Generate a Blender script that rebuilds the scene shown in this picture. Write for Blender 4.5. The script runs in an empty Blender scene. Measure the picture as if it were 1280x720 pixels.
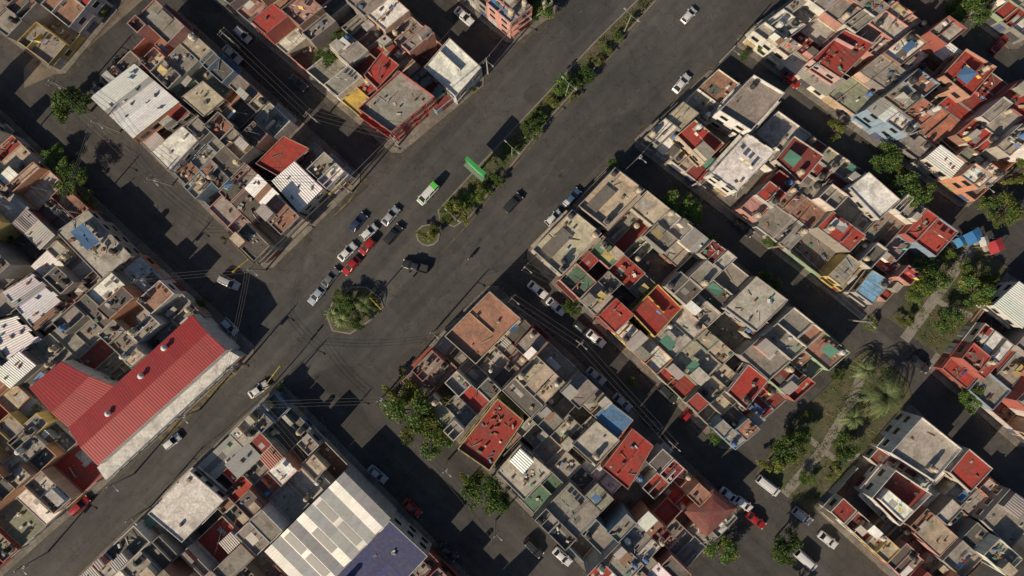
import bpy, math, random
from mathutils import Vector, Matrix
R = random.Random(7)
S = 0.165; LENS=24.0; H = (640*S)/(18.0/LENS)
def W(px,py,h=0.0):
    k=(H-h)/H
    return ((px-640)*S*k,(360-py)*S*k)
def PX(x,y,h=0.0):
    k=H/(H-h)
    return (640+x/S*k, 360-y/S*k)
scene=bpy.context.scene
# ---------------------------------------------------------------- materials
def newmat(name):
    m=bpy.data.materials.new(name); m.use_nodes=True
    nt=m.node_tree; b=nt.nodes['Principled BSDF']
    return m,nt,b
def N(nt,t,**k):
    n=nt.nodes.new(t)
    for a,v in k.items(): setattr(n,a,v)
    return n
def pos(nt): return N(nt,'ShaderNodeNewGeometry').outputs['Position']
def mapping(nt,vec,rot=(0,0,0),scale=(1,1,1)):
    # rotate first, then scale
    n=N(nt,'ShaderNodeMapping'); n.inputs['Rotation'].default_value=rot
    nt.links.new(vec,n.inputs['Vector'])
    n2=N(nt,'ShaderNodeMapping'); n2.inputs['Scale'].default_value=scale
    nt.links.new(n.outputs[0],n2.inputs['Vector']); return n2.outputs[0]
def noise(nt,vec,sc,det=6,ro=0.6,dist=0.0):
    n=N(nt,'ShaderNodeTexNoise'); n.inputs['Scale'].default_value=sc; n.inputs['Detail'].default_value=det
    n.inputs['Roughness'].default_value=ro; n.inputs['Distortion'].default_value=dist
    nt.links.new(vec,n.inputs['Vector']); return n.outputs['Fac']
def mr(nt,v,a,b,c,d):
    n=N(nt,'ShaderNodeMapRange'); n.clamp=True
    for i,x in zip(('From Min','From Max','To Min','To Max'),(a,b,c,d)): n.inputs[i].default_value=x
    nt.links.new(v,n.inputs['Value']); return n.outputs[0]
def mix(nt,mode,f,a,b):
    n=N(nt,'ShaderNodeMixRGB'); n.blend_type=mode
    for k,x in (('Fac',f),('Color1',a),('Color2',b)):
        if isinstance(x,(int,float)): n.inputs[k].default_value=x if k=='Fac' else (x,x,x,1)
        elif isinstance(x,tuple): n.inputs[k].default_value=(x[0],x[1],x[2],1)
        else: nt.links.new(x,n.inputs[k])
    return n.outputs[0]
def bump(nt,b,h,st,dist):
    n=N(nt,'ShaderNodeBump'); n.inputs['Strength'].default_value=st; n.inputs['Distance'].default_value=dist
    nt.links.new(h,n.inputs['Height']); nt.links.new(n.outputs[0],b.inputs['Normal'])
def attrmat(name,rough=0.85,dirt=(.10,.085,.07),damt=.6,dsc=.45,lo=.42,hi=.68,fine=(.72,1.2),metal=0.0,bst=.3,coat=0.0,streak=False):
    m,nt,b=newmat(name)
    a=N(nt,'ShaderNodeAttribute',attribute_name='Col').outputs['Color']
    p=pos(nt)
    if streak: p2=mapping(nt,p,scale=(1,1,.25))
    else: p2=p
    n1=noise(nt,p2,dsc,8,.68,.6)
    dcol=mix(nt,'MIX',.5,dirt,mix(nt,'MULTIPLY',1.0,a,(.45,.42,.40)))
    c=mix(nt,'MIX',mr(nt,n1,lo,hi,0,damt),a,dcol)
    n3=noise(nt,p2,1.7,8,.7)
    c=mix(nt,'MULTIPLY',1.0,c,mr(nt,n3,.3,.7,fine[0],fine[1]))
    n2=noise(nt,p,9,4,.6)
    c=mix(nt,'MULTIPLY',.6,c,mr(nt,n2,.35,.65,.75,1.2))
    nt.links.new(c,b.inputs['Base Color'])
    b.inputs['Roughness'].default_value=rough; b.inputs['Metallic'].default_value=metal
    if coat: b.inputs['Coat Weight'].default_value=coat
    if bst: bump(nt,b,n3,bst,.05)
    return m
M_wall=attrmat('painted_plaster',.88,(.15,.13,.11),.55,.6,.46,.72,(.75,1.12),streak=True)
M_roof=attrmat('weathered_roof',.9,(.16,.14,.115),.7,.38,.44,.66,(.72,1.28))
M_metal=attrmat('corrugated_metal',.5,(.22,.15,.11),.4,.5,.54,.76,(.84,1.12),metal=.1,bst=.1)
M_misc=attrmat('clutter',.7,(.1,.09,.08),.25,1.0,.5,.8,(.85,1.1),bst=0)
M_paint=attrmat('car_paint',.28,(.15,.13,.11),.15,1.3,.5,.8,(.93,1.05),metal=.1,bst=0,coat=.6)
m,nt,b=newmat('dark_glass'); b.inputs['Base Color'].default_value=(.015,.018,.022,1); b.inputs['Roughness'].default_value=.08; M_glass=m
m,nt,b=newmat('rubber'); b.inputs['Base Color'].default_value=(.02,.02,.02,1); b.inputs['Roughness'].default_value=.8; M_rub=m
m,nt,b=newmat('foliage')
a=N(nt,'ShaderNodeAttribute',attribute_name='Col').outputs['Color']
oi=N(nt,'ShaderNodeObjectInfo').outputs['Random']
c=mix(nt,'MULTIPLY',1.0,a,mr(nt,oi,0,1,.75,1.3))
nt.links.new(c,b.inputs['Base Color']); b.inputs['Roughness'].default_value=.6
b.inputs['Specular IOR Level'].default_value=.25
tr=N(nt,'ShaderNodeBsdfTranslucent'); nt.links.new(mix(nt,'MULTIPLY',1.0,c,(1.3,1.35,.6)),tr.inputs['Color'])
ms=N(nt,'ShaderNodeMixShader'); ms.inputs[0].default_value=.25
nt.links.new(b.outputs[0],ms.inputs[1]); nt.links.new(tr.outputs[0],ms.inputs[2]); nt.links.new(ms.outputs[0],nt.nodes['Material Output'].inputs['Surface'])
M_leaf=m
def asphalt(name,base,wear,ang,patch=.25):
    m,nt,b=newmat(name); p=pos(nt)
    big=noise(nt,p,.04,6,.65,.6)
    c=mix(nt,'MIX',mr(nt,big,.38,.62,0,1),base,wear)
    st=noise(nt,mapping(nt,p,(0,0,-ang),(.008,.36,1)),1.0,6,.6)
    c=mix(nt,'MULTIPLY',1.0,c,mr(nt,st,.3,.7,.74,1.26))
    med=noise(nt,p,.35,9,.72,.8)
    c=mix(nt,'MULTIPLY',1.0,c,mr(nt,med,.3,.7,.76,1.24))
    fi=noise(nt,p,7,4,.7)
    c=mix(nt,'MULTIPLY',1.0,c,mr(nt,fi,.3,.7,.86,1.14))
    v=N(nt,'ShaderNodeTexVoronoi'); v.distance='CHEBYCHEV'; v.inputs['Scale'].default_value=.13
    nt.links.new(mapping(nt,p,(0,0,-ang),(.55,1.2,1)),v.inputs['Vector'])
    sep=N(nt,'ShaderNodeSeparateColor'); nt.links.new(v.outputs['Color'],sep.inputs[0])
    c=mix(nt,'MULTIPLY',1.0,c,mr(nt,sep.outputs[0],.82,.86,1.0,1.0-patch))
    c=mix(nt,'MULTIPLY',1.0,c,mr(nt,sep.outputs[1],.88,.9,1.0,1.0+patch*.5))
    v2=N(nt,'ShaderNodeTexVoronoi'); v2.feature='DISTANCE_TO_EDGE'; v2.inputs['Scale'].default_value=.16
    wv=N(nt,'ShaderNodeVectorMath',operation='ADD')
    nn=N(nt,'ShaderNodeTexNoise'); nn.inputs['Scale'].default_value=.5; nn.inputs['Detail'].default_value=6
    nt.links.new(p,nn.inputs['Vector'])
    sc=N(nt,'ShaderNodeVectorMath',operation='SCALE'); sc.inputs['Scale'].default_value=5.0
    nt.links.new(nn.outputs['Color'],sc.inputs[0]); nt.links.new(p,wv.inputs[0]); nt.links.new(sc.outputs[0],wv.inputs[1])
    nt.links.new(wv.outputs[0],v2.inputs['Vector'])
    c=mix(nt,'MULTIPLY',1.0,c,mr(nt,v2.outputs['Distance'],.004,.016,.66,1.0))
    oil=noise(nt,p,.9,3,.5)
    c=mix(nt,'MULTIPLY',1.0,c,mr(nt,oil,.64,.74,1.0,.6))
    nt.links.new(c,b.inputs['Base Color']); b.inputs['Roughness'].default_value=.88
    bump(nt,b,fi,.25,.02)
    return m
A47=math.radians(47); A42=math.radians(-42)
M_asph=asphalt('asphalt_side_street',(.044,.042,.042),(.070,.066,.062),A42)
M_blvd=asphalt('asphalt_boulevard',(.055,.054,.054),(.078,.075,.072),A47,.18)
M_dirtroad=asphalt('worn_street',(.14,.115,.09),(.21,.17,.13),A47,.15)
def ground(name,c1,c2,c3,sc=.4,br=None,mask=None):
    m,nt,b=newmat(name); p=pos(nt)
    n=noise(nt,p,sc,8,.65,.4); n2=noise(nt,p,sc*6,6,.7)
    c=mix(nt,'MIX',mr(nt,n,.4,.6,0,1),c1,c2)
    c=mix(nt,'MIX',mr(nt,n2,.5,.65,0,.8),c,c3)
    if br:
        t=N(nt,'ShaderNodeTexBrick'); t.inputs['Scale'].default_value=1; t.inputs['Brick Width'].default_value=1.6; t.inputs['Row Height'].default_value=1.6
        t.inputs['Mortar Size'].default_value=.03; t.offset=0
        t.inputs['Color1'].default_value=(1,1,1,1); t.inputs['Color2'].default_value=(.75,.75,.75,1); t.inputs['Mortar'].default_value=(.45,.45,.45,1)
        nt.links.new(mapping(nt,p,(0,0,A47)),t.inputs['Vector'])
        c=mix(nt,'MULTIPLY',1.0,c,t.outputs['Color'])
    nt.links.new(c,b.inputs['Base Color']); b.inputs['Roughness'].default_value=.92; bump(nt,b,n2,.4,.05)
    if mask:
        nt.links.new(mr(nt,noise(nt,p,.55,8,.75,1.0),mask[0],mask[1],0,mask[2]),b.inputs['Alpha'])
    return m
M_pave=ground('pavement_concrete',(.17,.15,.13),(.26,.235,.205),(.11,.10,.088),.3,True)
M_soil=ground('park_soil',(.055,.070,.028),(.12,.10,.065),(.040,.055,.022),.3)
M_path=ground('path_concrete',(.20,.18,.16),(.26,.24,.21),(.14,.125,.11),.5)
M_yel=ground('yellow_paint',(.30,.22,.07),(.22,.18,.11),(.15,.13,.10),1.6,mask=(.35,.6,.8))
M_white=ground('white_paint',(.26,.26,.25),(.16,.155,.15),(.10,.10,.10),2.0,mask=(.42,.6,.7))
M_dust=ground('gutter_dust',(.17,.15,.12),(.12,.105,.085),(.20,.17,.14),.8,mask=(.46,.66,.6))
M_land=ground('terrain',(.10,.09,.07),(.14,.12,.10),(.07,.075,.05),.05)
MATS=[M_wall,M_roof,M_metal,M_misc,M_paint,M_glass,M_rub,M_leaf,M_pave,M_soil,M_yel,M_path]
WALL,ROOF,METAL,MISC,PAINT,GLASS,RUB,LEAF,PAVE,SOIL,YEL,PATH=range(12)
# ---------------------------------------------------------------- builder
class MB:
    def __init__(s): s.v=[];s.f=[];s.m=[];s.c=[]
    def face(s,pts,m,c):
        i=len(s.v); s.v.extend([tuple(p) for p in pts]); s.f.append(tuple(range(i,i+len(pts)))); s.m.append(m); s.c.append(c)
    def grid(s,rows,m,c):
        i=len(s.v); n=len(rows[0])
        for r in rows: s.v.extend([tuple(p) for p in r])
        for a in range(len(rows)-1):
            for k in range(n-1):
                s.f.append((i+a*n+k,i+a*n+k+1,i+(a+1)*n+k+1,i+(a+1)*n+k)); s.m.append(m); s.c.append(c)
    def hexa(s,b4,t4,m,c,mt=None,ct=None,bottom=False):
        for k in range(4):
            j=(k+1)%4
            s.face([b4[k],b4[j],t4[j],t4[k]],m,c)
        s.face(t4,m if mt is None else mt,c if ct is None else ct)
        if bottom: s.face(b4[::-1],m,c)
    def box(s,x,y,z,lx,ly,lz,ang,m,c,mt=None,ct=None,bottom=False):
        ca,sa=math.cos(ang),math.sin(ang)
        P=[(x+ca*u*lx/2-sa*v*ly/2,y+sa*u*lx/2+ca*v*ly/2) for u,v in ((-1,-1),(1,-1),(1,1),(-1,1))]
        s.hexa([(p[0],p[1],z) for p in P],[(p[0],p[1],z+lz) for p in P],m,c,mt,ct,bottom)
    def cyl(s,x,y,z0,z1,r0,r1,n,m,c,cap=True):
        a=[(x+r0*math.cos(2*math.pi*k/n),y+r0*math.sin(2*math.pi*k/n),z0) for k in range(n)]
        b=[(x+r1*math.cos(2*math.pi*k/n),y+r1*math.sin(2*math.pi*k/n),z1) for k in range(n)]
        for k in range(n):
            j=(k+1)%n; s.face([a[k],a[j],b[j],b[k]],m,c)
        if cap: s.face(b,m,c)
    def beam(s,p,q,w,m,c,w2=None):
        p=Vector(p);q=Vector(q);d=(q-p)
        if d.length<1e-5:return
        d.normalize(); u=d.cross(Vector((0,0,1)))
        if u.length<.01:u=Vector((1,0,0))
        u.normalize(); v=d.cross(u); w2=w if w2 is None else w2
        a=[p+(u*i+v*j)*w/2 for i,j in((-1,-1),(1,-1),(1,1),(-1,1))]
        b=[q+(u*i+v*j)*w2/2 for i,j in((-1,-1),(1,-1),(1,1),(-1,1))]
        s.hexa(a,b,m,c,bottom=True)
    def wheel(s,x,y,z,r,w,n,m,c,ch):
        a=[(x+r*math.cos(2*math.pi*k/n),y-w/2,z+r*math.sin(2*math.pi*k/n)) for k in range(n)]
        b=[(p[0],y+w/2,p[2]) for p in a]
        for k in range(n):
            j=(k+1)%n; s.face([a[k],a[j],b[j],b[k]],m,c)
        s.face(a,m,c); s.face(b,m,c)
        for yy in (y-w/2-.01,y+w/2+.01):
            s.face([(x+r*.6*math.cos(2*math.pi*k/n),yy,z+r*.6*math.sin(2*math.pi*k/n)) for k in range(n)],METAL,ch)
    def mesh(s,name,smooth=False):
        me=bpy.data.meshes.new(name); me.from_pydata(s.v,[],s.f)
        used=sorted(set(s.m)); mp={u:i for i,u in enumerate(used)}
        for u in used: me.materials.append(MATS[u])
        me.polygons.foreach_set('material_index',[mp[x] for x in s.m])
        at=me.color_attributes.new('Col','FLOAT_COLOR','CORNER')
        buf=[]
        for f,c in zip(s.f,s.c): buf.extend((c[0],c[1],c[2],1.0)*len(f))
        at.data.foreach_set('color',buf)
        if smooth: me.polygons.foreach_set('use_smooth',[True]*len(s.f))
        me.update(); return me
    def obj(s,name,loc=(0,0,0),smooth=False):
        o=bpy.data.objects.new(name,s.mesh(name,smooth)); scene.collection.objects.link(o); o.location=loc; return o
def inst(me,name,loc,rz=0,sc=(1,1,1)):
    o=bpy.data.objects.new(name,me); scene.collection.objects.link(o); o.location=loc; o.rotation_euler=(0,0,rz); o.scale=sc; return o
def sheet(name,pts,z,mat,kerb=None):
    me=bpy.data.meshes.new(name); v=[(p[0],p[1],z) for p in pts]; f=[tuple(range(len(pts)))]
    if kerb:
        n=len(pts); v+= [(p[0],p[1],0.0) for p in pts]
        f+=[(k,(k+1)%n,n+(k+1)%n,n+k) for k in range(n)]
    me.from_pydata(v,[],f); me.materials.append(mat); o=bpy.data.objects.new(name,me); scene.collection.objects.link(o)
    return o
def Bl(q,s,t):
    a,b,c,d=q
    return tuple(a[i]*(1-s)*(1-t)+b[i]*s*(1-t)+c[i]*s*t+d[i]*(1-s)*t for i in (0,1))
def dist(p,q): return math.hypot(p[0]-q[0],p[1]-q[1])
def sub(q,s0,s1,t0,t1): return [Bl(q,s0,t0),Bl(q,s1,t0),Bl(q,s1,t1),Bl(q,s0,t1)]
def inset(q,d):
    ls=max(.5,(dist(q[0],q[1])+dist(q[3],q[2]))/2); lt=max(.5,(dist(q[0],q[3])+dist(q[1],q[2]))/2)
    return sub(q,d/ls,1-d/ls,d/lt,1-d/lt)
def cen(q): return (sum(p[0] for p in q)/4,sum(p[1] for p in q)/4)
def inq(p,q):
    sg=0
    for k in range(4):
        a=q[k];b=q[(k+1)%4]; cr=(b[0]-a[0])*(p[1]-a[1])-(b[1]-a[1])*(p[0]-a[0])
        if cr!=0:
            if sg==0: sg=1 if cr>0 else -1
            elif (cr>0)!=(sg>0): return False
    return True
def var(c,rng,a=.12):
    k=1+rng.uniform(-a,a); return tuple(max(.01,min(.9,x*k*(1+rng.uniform(-.04,.04)))) for x in c)
# ---------------------------------------------------------------- palettes
PAL={'r':(.36,.045,.034),'R':(.21,.036,.032),'g':(.29,.265,.235),'G':(.45,.42,.375),'d':(.12,.11,.10),'w':(.78,.76,.71),
'b':(.47,.40,.30),'t':(.32,.17,.12),'n':(.10,.20,.13),'u':(.10,.24,.45),'l':(.2,.42,.6),'o':(.50,.19,.12),'k':(.36,.34,.315),'c':(.74,.74,.72),
'y':(.55,.38,.09),'p':(.48,.26,.23),'e':(.27,.28,.20),'q':(.28,.10,.07),'v':(.055,.065,.15)}
RNDROOF='ggggggggGGGGGddddrrrRRRwwwbbbttkkceg'
WPAL=[(.60,.55,.46),(.66,.63,.58),(.34,.31,.27),(.28,.26,.235),(.25,.235,.215),(.52,.48,.42),(.55,.49,.41),(.38,.35,.31),(.70,.67,.61),(.52,.26,.22),(.62,.47,.17),(.30,.40,.25),(.52,.26,.15),(.34,.09,.07),(.24,.33,.42),(.5,.37,.28)]
PTS="""15,20,g;45,10,t;60,35,p;75,55,g;30,50,w;90,15,t;105,5,r;190,45,d;215,40,g;150,75,g;125,85,g;240,60,b;225,85,g;262,85,d;290,110,g;275,140,t;300,150,d;255,165,g;310,135,b;335,150,g;345,165,R;352,195,r;330,210,r;380,185,g;405,205,g;420,220,w;300,190,g;265,190,g;280,215,d;305,245,d;335,265,t;250,225,b;245,205,t;270,245,b;300,285,g;320,300,d;345,285,b;225,240,w;
330,10,p;360,20,t;385,30,g;395,15,p;345,35,r;430,30,g;450,15,g;480,10,w;470,40,t;500,25,g;460,80,r;475,95,r;445,95,n;435,115,y;420,95,g;520,55,g;505,75,b;540,65,w;575,100,g;555,40,k;605,5,t;625,15,u;640,25,y;610,25,w;655,5,g;
10,190,r;15,175,R;20,240,G;30,260,k;60,290,k;20,310,k;50,320,c;85,300,G;105,300,G;125,320,g;145,310,b;150,340,b;80,340,d;165,375,w;145,360,w;100,370,g;130,385,d;110,415,g;160,405,g;190,390,t;200,410,g;70,415,d;30,430,c;10,440,w;50,440,g;95,440,g;10,470,c;15,500,b;25,590,b;10,560,g;60,590,d;70,610,g;30,630,w;10,650,g;35,660,e;10,690,e;
345,520,g;325,545,g;365,545,d;320,562,R;300,545,G;285,570,k;350,565,q;375,560,g;290,600,r;310,595,g;285,630,t;285,675,r;305,650,d;340,620,t;360,600,w;395,590,b;380,620,G;330,660,g;250,690,g;200,690,d;170,690,d;240,715,R;160,710,g;410,600,w;
550,460,g;540,480,d;560,495,g;585,470,g;610,475,d;640,450,g;655,470,b;680,465,b;640,480,d;690,500,b;710,510,g;665,520,g;730,480,g;605,565,r;645,560,t;650,590,G;630,580,G;680,560,g;675,585,d;700,590,g;720,570,d;740,555,G;720,600,d;745,600,w;700,620,g;685,610,n;720,640,g;750,625,e;775,640,k;800,620,R;830,615,r;815,590,d;840,600,R;850,640,r;780,690,g;820,690,G;755,680,g;790,660,g;850,690,g;740,710,r;800,720,g;
740,320,r;755,310,n;735,345,n;755,350,g;775,365,b;780,340,r;800,330,e;815,300,g;845,295,g;835,320,g;780,385,r;860,350,d;880,340,g;900,370,d;870,380,g;850,420,G;835,440,w;875,440,b;870,465,b;900,455,b;900,400,g;925,375,G;950,385,G;965,360,g;920,420,g;940,430,b;930,475,r;935,500,r;845,480,r;865,495,r;830,465,b;890,490,b;910,510,g;975,400,g;985,430,g;1000,450,t;1020,460,g;1010,485,r;975,480,R;1040,440,t;960,455,g;
885,105,r;905,95,t;870,125,b;850,140,b;840,165,w;865,160,g;895,175,r;880,190,R;860,190,b;915,150,g;960,215,r;945,240,r;925,255,p;980,190,R;1005,180,R;995,205,r;1030,215,R;1050,195,e;1065,215,g;1020,240,g;1000,260,t;980,275,g;960,275,g;1025,290,r;1045,280,r;1010,310,b;1045,310,p;1080,245,w;1095,260,w;1060,265,g;1075,300,g;1060,330,g;1040,330,g;1090,315,d;1115,335,r;1130,345,r;1140,310,R;1150,290,r;1160,270,w;1120,290,g;1165,320,t;1135,260,g;
960,20,p;985,30,w;1000,15,g;1020,20,e;1040,10,g;1085,35,g;1110,50,G;1130,30,b;1150,25,g;1130,70,w;1165,60,w;1100,90,g;1085,110,e;1120,110,g;1140,95,t;1150,140,o;1170,150,o;1185,130,r;1165,120,b;1200,150,r;1190,175,R;1205,185,e;1225,185,r;1235,165,w;1250,190,w;1220,215,w;1255,150,G;1270,130,r;1250,110,R;1235,130,g;1270,190,b;1260,90,r;1110,75,G;1060,20,g;
1240,20,b;1260,30,r;1275,15,w;1265,55,g;1215,430,g;1230,420,r;1205,455,r;1240,455,r;1260,440,w;1250,480,g;1270,500,r;1255,520,b;1265,420,d;1215,490,g;
1100,600,g;1090,620,w;1075,640,R;1105,610,r;1120,635,R;1150,575,b;1165,600,w;1150,545,G;1130,560,w;1190,560,g;1200,585,r;1215,575,r;1185,630,G;1160,650,t;1200,640,g;1250,640,g;1265,660,g;1225,670,d;1135,680,d;1170,690,b;1240,700,g;1270,610,w"""
PAINTPTS=[]
for tkn in PTS.replace('\n','').split(';'):
    if tkn.strip():
        a_,b_,c_=tkn.split(','); PAINTPTS.append((float(a_),float(b_),c_))
def roofcode(x,y,h,rng):
    px,py=PX(x,y,h); best=None;bd=22
    for a_,b_,c_ in PAINTPTS:
        d=math.hypot(a_-px,b_-py)
        if d<bd: bd=d;best=c_
    return best or rng.choice(RNDROOF)
# ---------------------------------------------------------------- roof clutter
CLOTH=[(.7,.7,.7),(.1,.2,.5),(.6,.08,.08),(.7,.5,.1),(.05,.05,.06),(.5,.3,.5),(.15,.45,.4),(.75,.6,.5)]
JUNK=[(.3,.2,.12),(.4,.38,.35),(.6,.6,.58),(.1,.1,.1),(.15,.22,.32),(.35,.13,.08),(.2,.15,.1),(.5,.42,.3),(.1,.24,.17),(.25,.12,.08)]
def tank(mb,x,y,z,rng):
    c=rng.choice([(.03,.03,.035)]*6+[(.5,.42,.3)]*3+[(.08,.18,.4),(.55,.55,.52)])
    st=rng.choice([.25,.5,1.2]); r=rng.uniform(.45,.62); hh=rng.uniform(1.1,1.5)
    mb.box(x,y,z,1.3,1.3,st,A42,WALL,(.3,.28,.26))
    mb.cyl(x,y,z+st,z+st+hh,r,r,12,MISC,c,False)
    mb.cyl(x,y,z+st+hh,z+st+hh+.22,r,r*.45,12,MISC,c,False)
    mb.cyl(x,y,z+st+hh+.22,z+st+hh+.3,r*.42,r*.4,10,MISC,var(c,rng,.3))
def laundry(mb,x,y,z,L,ang,rng):
    ca,sa=math.cos(ang),math.sin(ang); p=(x-ca*L/2,y-sa*L/2);q=(x+ca*L/2,y+sa*L/2)
    for e in (p,q): mb.beam((e[0],e[1],z),(e[0],e[1],z+1.9),.05,MISC,(.2,.18,.16))
    mb.beam((p[0],p[1],z+1.85),(q[0],q[1],z+1.85),.02,MISC,(.4,.4,.4))
    t=.1
    while t<.85:
        w=rng.uniform(.4,1.1)/L; hh=rng.uniform(.5,1.3); c=rng.choice(CLOTH); o=rng.uniform(-.25,.25)
        a=(p[0]+(q[0]-p[0])*t,p[1]+(q[1]-p[1])*t);b2=(p[0]+(q[0]-p[0])*(t+w),p[1]+(q[1]-p[1])*(t+w))
        mb.face([(a[0],a[1],z+1.84),(b2[0],b2[1],z+1.84),(b2[0]-sa*o,b2[1]+ca*o,z+1.84-hh),(a[0]-sa*o*.6,a[1]+ca*o*.6,z+1.84-hh)],MISC,c)
        t+=w+rng.uniform(.03,.15)
def corr(mb,q,z0,z1,c,rng,pitch=.42,amp=.07,vary=.14,odd=True):
    ls=dist(q[0],q[1]); n=max(4,int(ls/pitch)*2); cc=c
    for k in range(n):
        if k%6==0:
            cc=var(c,rng,vary)
            if odd and rng.random()<.06: cc=(.25,.14,.09)
            if odd and rng.random()<.05: cc=(c[0]*.5,c[1]*.5,c[2]*.5)
        s0=k/n;s1=(k+1)/n;h0=amp if k%2 else 0;h1=0 if k%2 else amp
        a=Bl(q,s0,0);b2=Bl(q,s1,0);c2=Bl(q,s1,1);d2=Bl(q,s0,1)
        mb.face([(a[0],a[1],z0+h0),(b2[0],b2[1],z0+h1),(c2[0],c2[1],z1+h1),(d2[0],d2[1],z1+h0)],METAL,cc)
def junk(mb,q,z,n,rng,big=1.0):
    for _ in range(n):
        x,y=Bl(q,rng.uniform(.08,.92),rng.uniform(.08,.92))
        k=rng.random()
        if k<.6: mb.box(x,y,z,rng.uniform(.15,.9)*big,rng.uniform(.12,.6)*big,rng.uniform(.08,.7),rng.uniform(0,3),MISC,var(rng.choice(JUNK),rng,.3))
        elif k<.8:
            a=rng.uniform(0,6.3);l=rng.uniform(.8,2.4)
            mb.beam((x,y,z+.05),(x+l*math.cos(a),y+l*math.sin(a),z+rng.uniform(.05,.5)),rng.uniform(.05,.16),MISC,var(rng.choice(JUNK),rng,.3))
        elif k<.9: mb.cyl(x,y,z,z+rng.uniform(.3,.8),.22,.22,8,MISC,var(rng.choice(JUNK),rng,.3))
        else:
            mb.cyl(x,y,z,z+.3,.16,.2,7,MISC,(.3,.12,.07))
            for _ in range(9):
                a=rng.uniform(0,6.3);r=rng.uniform(.1,.4);zz=z+rng.uniform(.3,.8)
                mb.face([(x+r*math.cos(a),y+r*math.sin(a),zz),(x+r*math.cos(a+.8),y+r*math.sin(a+.8),zz+.1),(x+.2*math.cos(a+.5),y+.2*math.sin(a+.5),zz+.3)],LEAF,(.06,.11,.035))
def facade(mb,p,q,nrm,h,rng,col,ground=True):
    L=dist(p,q)
    if L<1.6:return
    d=((q[0]-p[0])/L,(q[1]-p[1])/L); ang=math.atan2(d[1],d[0])
    fl=max(1,int(round(h/2.8)))
    fr=rng.choice([(.6,.6,.58),(.08,.08,.08),(.35,.3,.25)])
    for f in range(fl):
        n=max(1,int(L/2.6))
        for k in range(n):
            t=(k+.5)/n*L; x=p[0]+d[0]*t;y=p[1]+d[1]*t; z=f*2.8
            if f==0 and ground and k==0:
                w=min(2.5,L/n*.8); c=rng.choice([(.08,.08,.09),(.5,.5,.5),(.25,.06,.05),(.1,.12,.2),(.45,.35,.2)])
                mb.box(x+nrm[0]*.03,y+nrm[1]*.03,.14,w,.08,2.25,ang,METAL,c,bottom=True)
                mb.box(x+nrm[0]*.05,y+nrm[1]*.05,.14,.05,.1,2.25,ang,METAL,(.03,.03,.03))
            else:
                w=min(1.5,L/n*.6)
                mb.box(x+nrm[0]*.02,y+nrm[1]*.02,z+.95,w+.16,.1,1.26,ang,WALL,fr,bottom=True)
                mb.box(x+nrm[0]*.05,y+nrm[1]*.05,z+1.03,w,.08,1.1,ang,GLASS,(0,0,0),bottom=True)
        if f>0:
            x=(p[0]+q[0])/2;y=(p[1]+q[1])/2
            if rng.random()<.4:
                dd=rng.uniform(.6,1.0)
                mb.box(x+nrm[0]*dd/2,y+nrm[1]*dd/2,f*2.8-.1,L*.92,dd,.14,ang,WALL,col,bottom=True)
                mb.box(x+nrm[0]*dd,y+nrm[1]*dd,f*2.8+.04,L*.92,.06,.8,ang,WALL,var(col,rng),bottom=True)
            else:
                mb.box(x+nrm[0]*.04,y+nrm[1]*.04,f*2.8-.15,L*.99,.14,.14,ang,WALL,tuple(min(.8,v*1.2) for v in col),bottom=True)
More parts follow.
